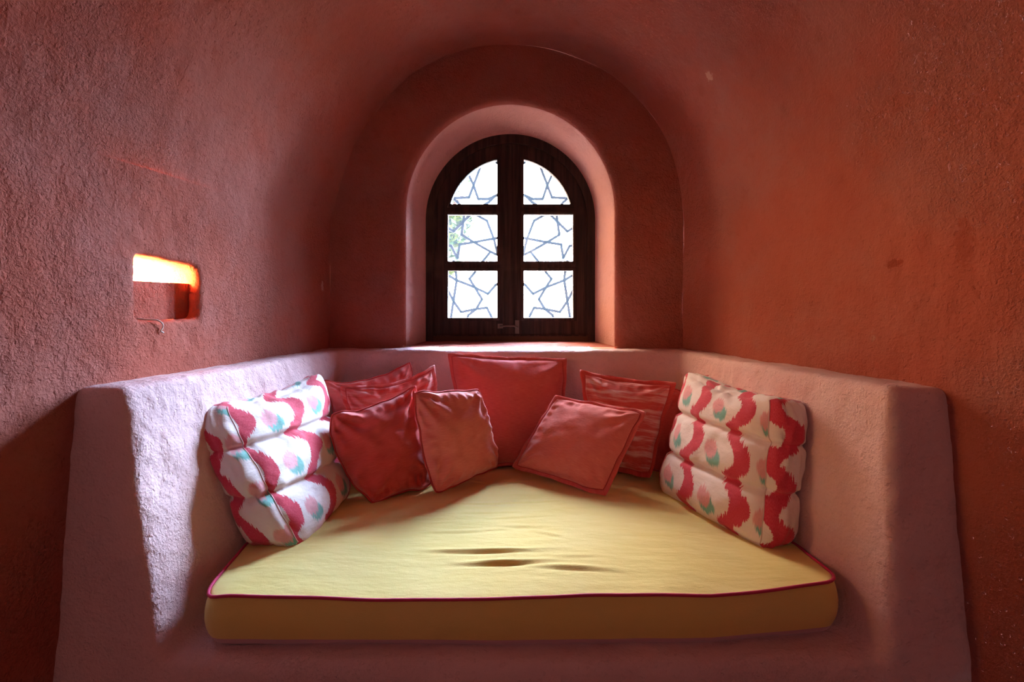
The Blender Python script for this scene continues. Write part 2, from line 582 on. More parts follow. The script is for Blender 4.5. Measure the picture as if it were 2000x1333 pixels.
# wall behind the viewer, with a closed wooden door
def build_front():
    # the wall is closed by a wooden door
    dv, df = box_vf(-0.35, 0.75, -2.05, -1.98, 0.0, 2.1)
    tag(mesh_obj('door_1', dv, df, M['wood'], smooth=False), kind='structure')
    prof = [vault_pt(-2.0, x, z) for x, z in archr]
    left = [side_pt(-2.0, 0, True), side_pt(-2.0, ZS, True)]
    right = [side_pt(-2.0, ZS, False), side_pt(-2.0, 0, False)]
    outer = [left[0]] + prof + [right[1]]
    inner = []
    dx0, dx1, dz = -0.35, 0.75, 2.1
    for p in outer:
        # project on door rectangle
        t = outer.index(p) / (len(outer) - 1)
        L = dz * 2 + (dx1 - dx0)
        s = t * L
        if s < dz: inner.append(Vector((dx0, -2.0, s)))
        elif s < dz + dx1 - dx0: inner.append(Vector((dx0 + s - dz, -2.0, dz)))
        else: inner.append(Vector((dx1, -2.0, L - s)))
    V = outer + inner
    return tag(mesh_obj('wall_front', V, grid_faces(2, len(outer)), M['wall'], smooth=False), kind='structure')
build_front()

# back wall with the splayed, round-edged window reveal
FY = 3.47            # face of the window frame
WX = (997 - 1000) * FY / F
WR = 163.5 * FY / F          # half width of the frame
WZS = CAMZ - (430 - HOR) * FY / F
WZ0 = CAMZ - (668 - HOR) * FY / F
def open_curve(hw, ztop, zbot, cx, zs, n=161, rag=0.0):
    """arch opening outline from bottom left over the top to bottom right"""
    Ls = (zs - zbot); Lr = pi * (hw + (ztop - zs)) / 2
    nl = int(n * Ls / (2 * Ls + Lr)); na = n - 2 * nl
    out = []
    for k in range(nl): out.append((cx - hw, zbot + Ls * k / nl))
    for k in range(na):
        a = pi - pi * k / (na - 1)
        out.append((cx + hw * cos(a), zs + (ztop - zs) * sin(a)))
    for k in range(nl): out.append((cx + hw, zs - Ls * (k + 1) / nl))
    return out
def build_back():
    n = 161
    outer = [(XL0 - 0.02, 0.6 + (ZS - 0.6) * k / 40) for k in range(40)]
    ar = catmull(arch, n - 80)
    ar = [(x, z) for x, z in ar]
    outer += ar + [(XR0 + 0.02, ZS - (ZS - 0.6) * (k + 1) / 40) for k in range(40)]
    outer = [(x + (-0.02 if x < 0 else 0.02) if z < ZS + .05 and False else x, z) for x, z in outer]
    # push slightly beyond the vault
    outer = [((x - 0) * 1.012, z if z < ZS else ZS + (z - ZS) * 1.012) for x, z in outer]
    # reveal mouth on the wall plane (px 797..1203, top 203)
    hw_o = 203.5 * YB / F
    top_o = CAMZ - (203 - HOR) * YB / F
    zs_o = CAMZ - (412 - HOR) * YB / F
    zb = 1.09
    rows = []
    def row(hw, top, zs, Y, zbot, cx=WX):
        return [(x, Y + 0.004 * nz((x, Y, z), 4, 5), z) for x, z in open_curve(hw, top, zbot, cx, zs, n)]
    rows.append([(x, YB, z) for x, z in outer])
    g = 0.055
    mid = row(hw_o + g, top_o + g, zs_o, YB, 0.8)
    half = [tuple((Vector(a) + Vector(b)) / 2) for a, b in zip(rows[0], mid)]
    rows.append(half); rows.append(mid)
    # rounded arris
    r = 0.05
    for k in range(1, 8):
        a = (pi / 2) * k / 7
        off = g * (1 - sin(a)); dy = r * (1 - cos(a))
        rows.append(row(hw_o + off, top_o + off, zs_o, YB + dy, 0.9 + 0.0))
    hi, ti, zi = WR + 0.004, CAMZ - (263 - HOR) * FY / F, WZS
    for k in range(1, 7):
        t = k / 6
        rows.append(row(hw_o + (hi - hw_o) * t, top_o + (ti - top_o) * t, zs_o + (zi - zs_o) * t, YB + r + (FY - YB - r) * t, 0.9))
    for dy in (0.03, 0.14, 0.22):
        rows.append(row(hi - 0.0, ti, zi, FY + dy, 0.9))
    V = [p for rr in rows for p in rr]
    Fc = grid_faces(len(rows), n)
    o = mesh_obj('wall_back', V, Fc, M['wall'])
    o.data.materials.append(M['reveal'])      # the reveal is paler from its arris inwards
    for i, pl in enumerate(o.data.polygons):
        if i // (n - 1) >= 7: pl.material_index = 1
    tag(o, kind='structure')
    # window sill
    V, Fc = [], []
    ny = 10; nx = 30
    for j in range(ny):
        t = j / (ny - 1)
        y = YB - 0.03 + (FY + 0.22 - YB + 0.03) * t
        hw = hw_o + 0.02 + (hi - hw_o) * min(1, t * 1.6)
        z = 1.1255 + 0.012 * min(1.0, max(0, (y - YB) / (FY - YB)))
        for i in range(nx):
            x = WX - hw + 2 * hw * i / (nx - 1)
            V.append((x, y, z + 0.003 * nz((x, y, 0), 9)))
    o = mesh_obj('trim_1', V, grid_faces(ny, nx), M['wall'])
    tag(o, kind='structure')
    # outside face of the wall
    oo = open_curve(WR + 0.004, ti, 1.05, WX, WZS, n)
    big = []
    for x, z in oo:
        d = Vector((x - WX, z - 1.7)); d.normalize()
        t = 4.0 / max(abs(d.x), abs(d.y))
        big.append((WX + d.x * t, FY + 0.22, max(-0.02, 1.7 + d.y * t)))
    V = [(x, FY + 0.22, z) for x, z in oo] + big
    o = mesh_obj('wall_outside', V, grid_faces(2, n), M['wall'], smooth=False)
    tag(o, kind='structure')
    V, Fc = box_vf(-4, 4, FY + 0.2, FY + 0.22, -0.02, 1.06)
    o2 = mesh_obj('wall_outside', V, Fc, M['wall'], smooth=False); tag(o2, kind='structure')
build_back()

# ------------------------------------------------------------------ window
def curve_plate(name, loops, y0, depth, mat, parent, bevel=0.003):
    """2D outline(s) in XZ extruded along Y from y0 (front) to y0+depth"""
    cu = bpy.data.curves.new(name, 'CURVE')
    cu.dimensions = '2D'; cu.fill_mode = 'BOTH'
    cu.extrude = max(0.0005, depth / 2 - bevel); cu.bevel_depth = bevel; cu.bevel_resolution = 1
    for lp in loops:
        s = cu.splines.new('POLY'); s.points.add(len(lp) - 1)
        for i, (x, z) in enumerate(lp): s.points[i].co = (x, z, 0, 1)
        s.use_cyclic_u = True
    tmp = bpy.data.objects.new('tmp', cu)
    COL.objects.link(tmp)
    dg = bpy.context.evaluated_depsgraph_get()
    me = bpy.data.meshes.new_from_object(tmp.evaluated_get(dg))
    bpy.data.objects.remove(tmp)
    me.transform(Matrix.Translation((0, y0 + depth / 2, 0)) @ Matrix.Rotation(pi / 2, 4, 'X'))
    me.name = name
    me.materials.clear(); me.materials.append(mat)
    o = bpy.data.objects.new(name, me)
    COL.objects.link(o)
    if parent is not None:
        o.parent = parent; o.matrix_parent_inverse = Matrix.Translation(-Vector(parent.location))
    return o
def wx(px): return (px - 1000) * FY / F
def wz(py): return CAMZ - (py - HOR) * FY / F
win = empty('window_1', (WX, FY, WZ0))
tag(win, kind='structure')
def arch_loop(hw, zbot, ztop_r=None, n=48):
    r = hw
    lp = [(WX - hw, zbot)]
    for k in range(n + 1):
        a = pi - pi * k / n
        lp.append((WX + hw * cos(a), WZS + (ztop_r or r) * sin(a)))
    lp.append((WX + hw, zbot))
    return lp
px = FY / F
fr_in = WR - 13 * px
curve_plate('frame', [arch_loop(WR + 0.014, WZ0), arch_loop(fr_in, WZ0 + 13 * px)[::-1]], FY - 0.005, 0.07, M['wood'], win)
for side in (-1, 1):
    def mirx(p): return WX + side * (p)     # p = distance from centre
    R = fr_in - 0.003
    gap = 0.002
    zb = WZ0 + 14 * px
    lp = [(mirx(gap), zb), (mirx(R), zb)]
    for k in range(33):
        a = (pi / 2) * k / 32
        x, z = R * cos(a), WZS + R * sin(a)
        if x > gap: lp.append((mirx(x), z))
    lp.append((mirx(gap), WZS + sqrt(R * R - gap * gap)))
    xi, xo = 25.5 * px, 123.5 * px
    holes = []
    for (ya, yb) in ((418, 511), (528, 622)):
        holes.append([(mirx(xi), wz(yb)), (mirx(xo), wz(yb)), (mirx(xo), wz(ya)), (mirx(xi), wz(ya))])
    Rp = 122.5 * px
    zc = WZS
    h = [(mirx(xi), wz(399)), (mirx(sqrt(Rp * Rp - (wz(399) - zc) ** 2)), wz(399))]
    a0 = math.asin((wz(399) - zc) / Rp); a1 = math.acos(xi / Rp)
    for k in range(1, 25):
        a = a0 + (a1 - a0) * k / 24
        h.append((mirx(Rp * cos(a)), zc + Rp * sin(a)))
    holes.append(h)
    sash = curve_plate('sash', [lp] + [hh[::-1] for hh in holes], FY + 0.012, 0.04, M['wood'], win)
    for hh in holes:
        # thin glass pane let into the sash, one per opening
        c = Vector((sum(p[0] for p in hh) / len(hh), sum(p[1] for p in hh) / len(hh)))
        big = [tuple(c + (Vector(p) - c) * 1.03) for p in hh]
        nV = len(big)
        V = [(x, FY + 0.034, z) for x, z in big]
        g = mesh_obj('pane', V, [tuple(range(nV))], M['glass'], None, smooth=False)
        g.parent = sash
    # glazing bead around every opening
    for hh in holes:
        c = Vector((sum(p[0] for p in hh) / len(hh), sum(p[1] for p in hh) / len(hh)))
        o_ = [tuple(c + (Vector(p) - c) * 1.10) for p in hh]
        bd = curve_plate('bead', [o_, hh[::-1]], FY + 0.006, 0.012, M['wood'], None, 0.002)
        bd.parent = sash
# meeting strip, weather board, latch
V, Fc = box_vf(WX - 0.036, WX + 0.018, FY - 0.006, FY + 0.013, WZ0 + 15 * px, WZS + WR - 0.055)
o = mesh_obj('meeting_strip', V, Fc, M['wood'], win, smooth=False)
V, Fc = box_vf(WX - fr_in, WX + fr_in, FY - 0.010, FY + 0.02, WZ0 + 0.004, WZ0 + 0.036)
o = mesh_obj('bottom_rail', V, Fc, M['worn'], win, smooth=False)
latch = []
V, Fc = tube([P(976, 638, FY - 0.012), P(990, 637, FY - 0.02), P(1004, 637, FY - 0.022), P(1012, 641, FY - 0.02)], 0.006)
V2, F2 = box_vf(*(wx(1006), wx(1014)), FY - 0.016, FY - 0.004, wz(652), wz(626), off=len(V))
V = V + V2; Fc = Fc + F2
V2, F2 = box_vf(*(wx(972), wx(982)), FY - 0.012, FY + 0.012, wz(642), wz(633), off=len(V))
mesh_obj('latch', V + V2, Fc + F2, M['metal'], win, smooth=False)

# ------------------------------------------------------------------ outside: iron star grille, ground, tree, beams
GY = 3.66
def gp(px_, py_):
    return Vector(((px_ - 1000) * GY / F, GY, CAMZ - (py_ - HOR) * GY / F))
segs = [
 [(860, 436), (874, 445), (886, 452.5), (907, 431.5), (919, 420), (934, 408)],
 [(905, 405), (907, 420), (901.5, 459), (925.6, 473.5), (958, 492), (967.6, 496.6), (985, 503)],
 [(862, 479), (875, 480), (881.5, 481), (894, 505), (898, 478), (925.6, 473.5), (961, 467), (985, 463)],
 [(919, 408), (930, 420), (951, 431.5), (964.5, 467), (972, 497)],
 [(958, 492), (947.7, 505), (935, 520), (927, 533), (917, 545), (927.7, 561.8)],
 [(860, 531), (875, 537.6), (890, 547), (927.7, 561.8), (953, 574.4), (967.6, 557.6), (985, 545)],
 [(886, 510), (890, 530), (892, 547), (885.7, 589), (881.5, 616), (878, 640)],
 [(862, 545), (875, 568), (886, 589), (900.6, 610), (930, 604), (951, 601.5), (958, 615), (968, 640)],
 [(927.7, 561.8), (941.5, 585), (930, 604), (915, 616), (905, 640)],
 [(900, 315), (914.5, 339.5), (925, 362), (916, 386), (884.5, 387.5), (870, 378)],
 [(884.5, 387.5), (893.5, 395), (905, 408)],
 [(944, 312), (934, 338), (925, 362), (934, 389), (953.5, 389), (967, 383), (997, 372)],
 [(967, 383), (955, 395), (934, 408)],
 [(985, 463), (997, 466)], [(985, 545), (997, 552)], [(958, 300), (970, 318), (997, 330)], [(985, 503), (997, 511)],
 [(968, 640), (997, 628)], [(905, 640), (878, 640)],
]
V, Fc = [], []
def bar(a, b, w=0.018, d=0.010):
    global V, Fc
    t = (b - a); L = t.length
    if L < 1e-5: return
    t.normalize(); n = Vector((t.z, 0, -t.x)) * (w / 2)
    a = a - t * w * 0.3; b = b + t * w * 0.3
    y = Vector((0, d / 2, 0))
    o = len(V)
    V += [a - n - y, b - n - y, b - n + y, a - n + y, a + n - y, b + n - y, b + n + y, a + n + y]
    Fc += [tuple(i + o for i in q) for q in [(0, 3, 2, 1), (4, 5, 6, 7), (0, 1, 5, 4), (1, 2, 6, 5), (2, 3, 7, 6), (3, 0, 4, 7)]]
for s in segs:
    for mir in (0, 1):
        q = [gp(x if not mir else 1994 - x, y) for x, y in s]
        for a, b in zip(q[:-1], q[1:]): bar(a.copy(), b.copy())
# rim that carries the bars
rim = [Vector((x, GY, z)) for x, z in arch_loop(WR - 0.003, WZ0 + 0.004, None, 40)]
for a, b in zip(rim, rim[1:] + rim[:1]): bar(a.copy(), b.copy(), 0.018, 0.012)
gr = mesh_obj('window_grille', V, Fc, M['grille'], smooth=False)
tag(gr, 'iron grille with a geometric star pattern standing outside the window panes', 'grille')

V = [(-9, FY + 0.22, -0.02), (9, FY + 0.22, -0.02), (9, 14, -0.02), (-9, 14, -0.02)]
tag(mesh_obj('ground', V, [(0, 1, 2, 3)], M['ground'], smooth=False), kind='structure')

random.seed(5)
tree = empty('garden_tree', (-1.25, 7.2, -0.02))
tag(tree, 'leafy green tree outside, seen through the left panes of the window', 'tree')
V, Fc = tube([(-1.25, 7.2, -0.05), (-1.2, 7.2, 0.9), (-1.28, 7.25, 1.7), (-1.1, 7.2, 2.5), (-1.0, 7.1, 3.1)], 0.045)
for a, b in (((-1.28, 7.25, 1.6), (-0.75, 7.0, 2.35)), ((-1.2, 7.2, 1.9), (-1.7, 7.4, 2.6)), ((-1.1, 7.2, 2.4), (-0.6, 7.1, 2.9))):
    v2, f2 = tube([a, b], 0.02); o_ = len(V); V += v2; Fc += [tuple(i + o_ for i in q) for q in f2]
mesh_obj('trunk', V, Fc, M['bark'], tree)
V, Fc = [], []
for cl in ((-0.86, 7.1, 2.36, 0.30), (-0.72, 7.0, 2.46, 0.20), (-0.80, 6.9, 2.30, 0.22), (-1.0, 7.1, 2.0, 0.3), (-1.15, 7.2, 2.9, 0.4), (-1.6, 7.4, 2.5, 0.5), (-0.85, 7.1, 3.15, 0.3)):
    for k in range(260):
        while True:
            d = Vector((random.uniform(-1, 1), random.uniform(-1, 1), random.uniform(-1, 1)))
            if d.length < 1: break
        c = Vector(cl[:3]) + d * cl[3]
        a = Vector((random.uniform(-1, 1), random.uniform(-1, 1), random.uniform(-1, 1))).normalized()
        b = a.orthogonal().normalized()
        l, w = random.uniform(0.05, 0.09), random.uniform(0.022, 0.038)
        o_ = len(V)
        V += [c - a * l, c + b * w, c + a * l, c - b * w]
        Fc.append((o_, o_ + 1, o_ + 2, o_ + 3))
tag(mesh_obj('foliage', V, Fc, M['leaf'], tree, smooth=False))
# pergola beams, upper right pane
V, Fc = tube([(0.10, 5.6, 2.98), (0.42, 5.6, 3.20)], 0.05)
tag(mesh_obj('pergola_beam', V, Fc, M['bark'], smooth=True), 'short brown timber seen outside at the top of the right-hand window panes', 'beam')

# ------------------------------------------------------------------ masonry bench (voxel-rounded)
ZL = 1.118
def hexa(b4, t4):
    """closed 8-corner solid"""
    v = [Vector(p) for p in b4] + [Vector(p) for p in t4]
    f = [(3, 2, 1, 0), (4, 5, 6, 7), (0, 1, 5, 4), (1, 2, 6, 5), (2, 3, 7, 6), (3, 0, 4, 7)]
    return v, f
def build_bench():
    V, Fc = [], []
    def add(b4, t4):
        v, f = hexa(b4, t4); o = len(V)
        V.extend(v); Fc.extend([tuple(i + o for i in q) for q in f])
    e = 0.035
    zs = 0.335
    # seat block
    yb, yt = 1.50, 1.545
    add([(XL(yb) - e, yb, 0), (XR(yb) + e, yb, 0), (XR0 + e, YB + e, 0), (XL0 - e, YB + e, 0)],
        [(XL(yt) - e, yt, zs), (XR(yt) + e, yt, zs), (XR0 + e, YB + e, zs), (XL0 - e, YB + e, zs)])
    # left arm
    add([(XL(1.5) - e, 1.50, 0), (-0.955, 1.50, 0), (-0.86, YB + e, 0), (XL0 - e, YB + e, 0)],
        [(XL(1.6) - e, 1.60, ZL), (-1.165, 1.60, ZL), (-0.955, YB + e, ZL), (XL0 - e, YB + e, ZL)])
    # right arm
    add([(1.06, 1.50, 0), (XR(1.5) + e, 1.50, 0), (XR0 + e, YB + e, 0), (0.82, YB + e, 0)],
        [(1.135, 1.60, ZL), (XR(1.6) + e, 1.60, ZL), (XR0 + e, YB + e, ZL), (0.895, YB + e, ZL)])
    # back
    add([(XL0 - e, 2.94, 0), (XR0 + e, 2.94, 0), (XR0 + e, YB + 0.02, 0), (XL0 - e, YB + 0.02, 0)],
        [(XL0 - e, 2.995, ZL), (XR0 + e, 2.995, ZL), (XR0 + e, YB + 0.02, ZL), (XL0 - e, YB + 0.02, ZL)])
    me = bpy.data.meshes.new('b'); me.from_pydata([tuple(v) for v in V], [], Fc)
    tmp = bpy.data.objects.new('tmp', me); COL.objects.link(tmp)
    m = tmp.modifiers.new('r', 'REMESH'); m.mode = 'VOXEL'; m.voxel_size = 0.013
    s = tmp.modifiers.new('s', 'SMOOTH'); s.factor = 0.5; s.iterations = 34
    dg = bpy.context.evaluated_depsgraph_get()
    out = bpy.data.meshes.new_from_object(tmp.evaluated_get(dg))
    bpy.data.objects.remove(tmp)
    N = len(out.vertices)
    co = np.empty(N * 3); out.vertices.foreach_get('co', co); co = co.reshape(-1, 3)
    no = np.array([v.normal[:] for v in out.vertices])
    for i in range(N):
        p = co[i]
        d = 0.008 * nz(p, 2.5, 1) + 0.004 * nz(p, 9, 4) + 0.0022 * nz(p, 32, 6)
        co[i] += no[i] * d
    out.vertices.foreach_set('co', co.ravel())
    out.polygons.foreach_set('use_smooth', [True] * len(out.polygons))
    out.materials.clear(); out.materials.append(M['bench'])
    out.update()
    o = bpy.data.objects.new('plaster_bench', out); COL.objects.link(o)
    tag(o, 'built-in pale pink plaster bench with thick arms and low back filling the alcove', 'bench')
build_bench()

# ------------------------------------------------------------------ wall niche light
nl = empty('wall_niche_light', (XL(1.96) - 0.12, 1.96, 1.31))
tag(nl, 'glowing warm light in a square niche of the left wall behind a half-height plaster shield', 'wall light')
def nb(y0, y1, z0, z1, d0, d1, name, mat):
    vs_ = []
    for z in (z0, z1):
        for (y, d) in ((y0, d0), (y1, d0), (y1, d1), (y0, d1)):
            vs_.append(Vector((XL(y) - d, y, z)))
    v, f = vs_, [(3, 2, 1, 0), (4, 5, 6, 7), (0, 1, 5, 4), (1, 2, 6, 5), (2, 3, 7, 6), (3, 0, 4, 7)]
    return mesh_obj(name, v, f, mat, nl, smooth=False)
nb(1.812, 2.135, 1.313, 1.452, 0.055, 0.085, 'shield', M['wall'])
V, Fc = tube([(XL(1.86) - 0.175, 1.85, 1.484), (XL(2.14) - 0.175, 2.14, 1.474)], 0.036, n=16)
mesh_obj('bulb', V, Fc, M['bulb'], nl)
pts = [Vector((XL(y) + d, y, z)) for y, d, z in ((1.860, -0.040, 1.3195), (1.875, -0.015, 1.3160), (1.893, 0.004, 1.313), (1.905, 0.012, 1.300), (1.912, 0.007, 1.285), (1.905, 0.006, 1.275), (1.915, 0.008, 1.268))]
V, Fc = tube(catmull([tuple(p) for p in pts], 30), 0.0028, n=6)
mesh_obj('cable', V, Fc, M['cable'], nl)

# ------------------------------------------------------------------ mattress
def build_mattress():
    loc = (0.03, 2.25, 0.34)
    root = empty('bench_mattress', loc)
    tag(root, 'thick yellow mattress with magenta piping covering the whole bench seat', 'mattress')
    corners = [(-0.925, 1.605, 0.055), (0.0, 1.60, 0), (0.6, 1.612, 0), (1.022, 1.672, 0.055), (1.035, 1.95, 0), (0.83, 2.925, 0.06), (-0.855, 2.925, 0.06), (-0.965, 1.95, 0)]
    pts = []
    nC = len(corners)
    for i, (x, y, r) in enumerate(corners):
        p = Vector((x, y)); a = Vector(corners[i - 1][:2]); b = Vector(corners[(i + 1) % nC][:2])
        if r == 0: pts.append(p); continue
        da = (a - p).normalized(); db = (b - p).normalized()
        for k in range(9):
            t = k / 8
            q0, q2 = p + da * r, p + db * r
            pts.append(q0 * (1 - t) ** 2 + p * 2 * t * (1 - t) + q2 * t * t)
    # resample
    P2 = np.array([tuple(p) for p in pts] + [tuple(pts[0])])
    d = np.r_[0, np.cumsum(np.linalg.norm(np.diff(P2, axis=0), axis=1))]
    N = 320
    s = np.linspace(0, d[-1], N, endpoint=False)
    C = np.stack([np.interp(s, d, P2[:, k]) for k in (0, 1)], 1)
    tang = np.roll(C, -1, 0) - np.roll(C, 1, 0)
    nrm = np.stack([tang[:, 1], -tang[:, 0]], 1); nrm /= np.linalg.norm(nrm, axis=1)[:, None]
    zt, zb = 0.489, 0.334
    def edge_z(x, y):           # the right front corner is dog-eared upwards, left one slightly
        z = zt + 0.006 * sin(x * 5) + 0.003 * nz((x, y, 0), 6, 2)
        z += 0.020 * exp(-(((x - 1.02) / 0.22) ** 2 + ((y - 1.67) / 0.25) ** 2))
        z -= 0.012 * exp(-(((x + 0.93) / 0.05) ** 2 + ((y - 1.6) / 0.06) ** 2))
        return z
    cen = np.array([0.03, 2.3])
    folds = [  # px, py, half length(px), amp(m), tilt
        (980, 992, 90, .0022, 0), (960, 1011, 60, .0015, 0), (900, 1047, 55, .0030, .06), (1000, 1022, 60, .0014, .02),
        (960, 1084, 75, .0075, .0), (985, 1105, 75, .0085, .03), (1120, 1116, 65, .0060, -.12), (1130, 1096, 45, .002, 0),
        (1020, 1040, 30, .0030, -.1), (880, 1082, 50, .003, 0), (1010, 950, 40, .003, .35), (935, 948, 30, .0025, -.6), (985, 925, 12, .003, 1.2), (1075, 1056, 25, .0025, -.5)]
    FD = []
    for (fx, fy, hl, am, ti) in folds:
        Y = 0.862 * F / (fy - HOR)
        FD.append(((fx - 1000) * Y / F, Y, hl * Y / F, am, ti))
    def topz(x, y, k):          # k: 0 at edge .. 1 centre
        z = edge_z(x, y) + 0.030 * (1 - (1 - k) ** 3.2)
        for (fx, fy, hl, am, ti) in FD:
            dx = x - fx; dy = (y - fy) - dx * ti - 0.10 * dx * dx
            if abs(dy) < 0.05:
                g = exp(-(dx / hl) ** 2)
                z += am * g * (exp(-((dy - 0.006) / 0.011) ** 2) - 0.9 * exp(-((dy + 0.010) / 0.010) ** 2))
        z += 0.002 * nz((x, y, 0), 4, 8) * k
        return z
    V = []
    # outer band from bottom to the piping (yellow), bulging
    rows = []
    for t in np.linspace(0, 1, 12):
        z0 = zb + 0.028
        row = []
        for i in range(N):
            x, y = C[i]
            zz = z0 + (edge_z(x, y) - z0) * t
            b = 0.016 * sin(pi * min(1, t * 1.02)) ** 0.8 + 0.003 * nz((x * 3, y * 3, zz * 2), 3, 1)
            b += 0.0018 * nz((x * 40, y * 40, 0), 1, 3) * max(0, t - 0.4)
            row.append((x + nrm[i, 0] * b, y + nrm[i, 1] * b, zz))
        rows.append(row)
    # top, rings to the centre
    K = 110
    for k in range(1, K):
        t = 1 - k / K
        row = []
        for i in range(N):
            q = cen + (C[i] - cen) * t
            row.append((q[0], q[1], topz(q[0], q[1], 1 - t)))
        rows.append(row)
    V = [p for r in rows for p in r]
    Fc = grid_faces(len(rows), N, True)
    V.append((cen[0], cen[1], topz(cen[0], cen[1], 1)))
    L = (len(rows) - 1) * N
    for i in range(N): Fc.append((L + i, L + (i + 1) % N, len(V) - 1))
    mesh_obj('cover', V, Fc, M['yellow'], root)
    # lining strip and underside
    rows = []
    for t in np.linspace(0, 1, 6):
        row = []
        for i in range(N):
            x, y = C[i]
            zz = zb + 0.028 * (1 - t) + 0.001 * (1 - t)
            b = 0.003 * nz((x * 3, y * 3, (zb + .028) * 2), 3, 1) - 0.022 * t ** 1.6
            row.append((x + nrm[i, 0] * b, y + nrm[i, 1] * b, zz))
        rows.append(row)
    V = [p for r in rows for p in r]
    Fc = grid_faces(len(rows), N, True, flip=True)
    Fc.append(tuple((len(rows) - 1) * N + i for i in range(N)))
    o = mesh_obj('lining', V, Fc, M['under'], root)
    pp = [(C[i][0] + nrm[i, 0] * 0.004, C[i][1] + nrm[i, 1] * 0.004, edge_z(*C[i]) + 0.001) for i in range(N)]
    V, Fc = tube(pp, 0.0050, True, 8)
    mesh_obj('piping', V, Fc, M['mpipe'], root)
build_mattress()

# ------------------------------------------------------------------ cushions
def pillow(name, TL, TR, BR, BL, thick, mat, label, group, seed=0, pinch=0.05, edge='piping', sag=None, wr=1.0, emat=None, fl=0.028, kmat=None):
    TL, TR, BR, BL = [Vector(p) for p in (TL, TR, BR, BL)]
    c = (TL + TR + BR + BL) / 4
    nrm = (TR - BL).cross(TL - BR).normalized()
    if nrm.y > 0: nrm = -nrm              # towards the room
    base = Vector((c.x, c.y, min(BL.z, BR.z)))
    root = empty(name, base)
    tag(root, label, 'cushion', group)
    W = ((TR - TL).length + (BR - BL).length) / 2
    H = ((TL - BL).length + (TR - BR).length) / 2
    sag = sag or {}
    shrink = 1.0
    if edge == 'flange': shrink = 1 - 2 * fl / ((W + H) / 2)
    crn = 0.038 if edge == 'piping' else 0.022
    def plan(u, v, ext=False):
        k_ = 1 - crn * abs(u * v) ** 7
        u, v = u * k_, v * k_
        pu = pinch * (1 - v * v); pv = pinch * (1 - u * u)
        if ext: uu, vv = u, v
        else: uu, vv = u * shrink * (1 - pu), v * shrink * (1 - pv)
        if ext:
            uu = u * (1 - pu * 1.0); vv = v * (1 - pv * 1.0)
        a, b = (uu + 1) / 2, (vv + 1) / 2
        p = (BL * (1 - a) + BR * a) * (1 - b) + (TL * (1 - a) + TR * a) * b
        for k, d in sag.items():
            d = Vector(d)
            if k == 'top': w = max(0, (v + 1) / 2) ** 2 * (1 - u * u)
            elif k == 'bottom': w = max(0, (1 - v) / 2) ** 2 * (1 - u * u)
            elif k == 'left': w = max(0, (1 - u) / 2) ** 2 * (1 - v * v)
            elif k == 'right': w = max(0, (1 + u) / 2) ** 2 * (1 - v * v)
            elif k == 'all': w = (1 - u * u) * (1 - v * v)
            p = p + d * w
        # gentle irregular outline
        e = 0.008 * wr
        p = p + Vector((nz(p, 14, seed), nz(p, 14, seed + 5), nz(p, 14, seed + 9))) * e
        return p
    rnd = random.Random(seed)
    cr = [(cx, cy, rnd.uniform(0, 6), rnd.choice([5, 6, 7])) for cx in (-1, 1) for cy in (-1, 1)]
    def thickness(u, v, sgn):
        a = (1 - abs(u) ** 2.4); b = (1 - abs(v) ** 2.4)
        t = thick / 2 * max(0, a * b) ** 0.52
        t *= 1 - 0.14 * v
        # folds running out of the corners
        w = 0
        for (cx, cy, ph, k) in cr:
            dx, dy = u - cx, v - cy
            r = sqrt(dx * dx + dy * dy) + 1e-6
            an = math.atan2(dy, dx)
            w += sin(an * k * 1.7 + ph) * exp(-((r - 0.45) / 0.33) ** 2) * 0.0080
        # puckers along the seam
        s = u if abs(v) > abs(u) else v
        m_ = max(abs(u), abs(v))
        w += 0.0045 * sin(s * 26 + 3 * nz((s, seed, 0), 3)) * exp(-((m_ - 0.88) / 0.09) ** 2)
        w += 0.0085 * nz((u * 1.3 + seed, v * 1.3, seed * 2.0 + sgn), 1.5, seed) + 0.004 * nz((u, v * 1.5, sgn), 4, seed)
        return t + w * wr * min(1, (a * b) ** 0.5 * 2.2)
    n = 56
    prm = [sin(pi / 2 * (-1 + 2 * i / n)) for i in range(n + 1)]
    V, UV, Fc = [], [], []
    for sgn in (1, -1):
        off = len(V)
        for v in prm:
            for u in prm:
                p = plan(u, v)
                p = p + nrm * sgn * thickness(u, v, sgn)
                V.append(p); UV.append((u * W / 2 + seed * 0.37, v * H / 2 + seed * 0.21))
        Fc += grid_faces(n + 1, n + 1, False, off, flip=(sgn < 0))
    bm = bmesh.new()
    me = bpy.data.meshes.new('x'); me.from_pydata([tuple(p) for p in V], [], Fc)
    l = me.uv_layers.new(name='UVMap')
    for pl in me.polygons:
        for li in pl.loop_indices: l.data[li].uv = UV[me.loops[li].vertex_index]
    bm.from_mesh(me)
    bmesh.ops.remove_doubles(bm, verts=bm.verts, dist=0.0004)
    bmesh.ops.recalc_face_normals(bm, faces=bm.faces)
    bm.to_mesh(me); bm.free()
    me.name = 'cover'; me.materials.append(mat)
    me.polygons.foreach_set('use_smooth', [True] * len(me.polygons))
    o = bpy.data.objects.new('cover', me); COL.objects.link(o)
    o.parent = root; o.matrix_parent_inverse = Matrix.Translation(-base)
    # edge loop
    loop = []
    q = [i / 30 * 2 - 1 for i in range(30)]
    for u in q: loop.append((u, -1))
    for v in q: loop.append((1, v))
    for u in q: loop.append((-u, 1))
    for v in q: loop.append((-1, -v))
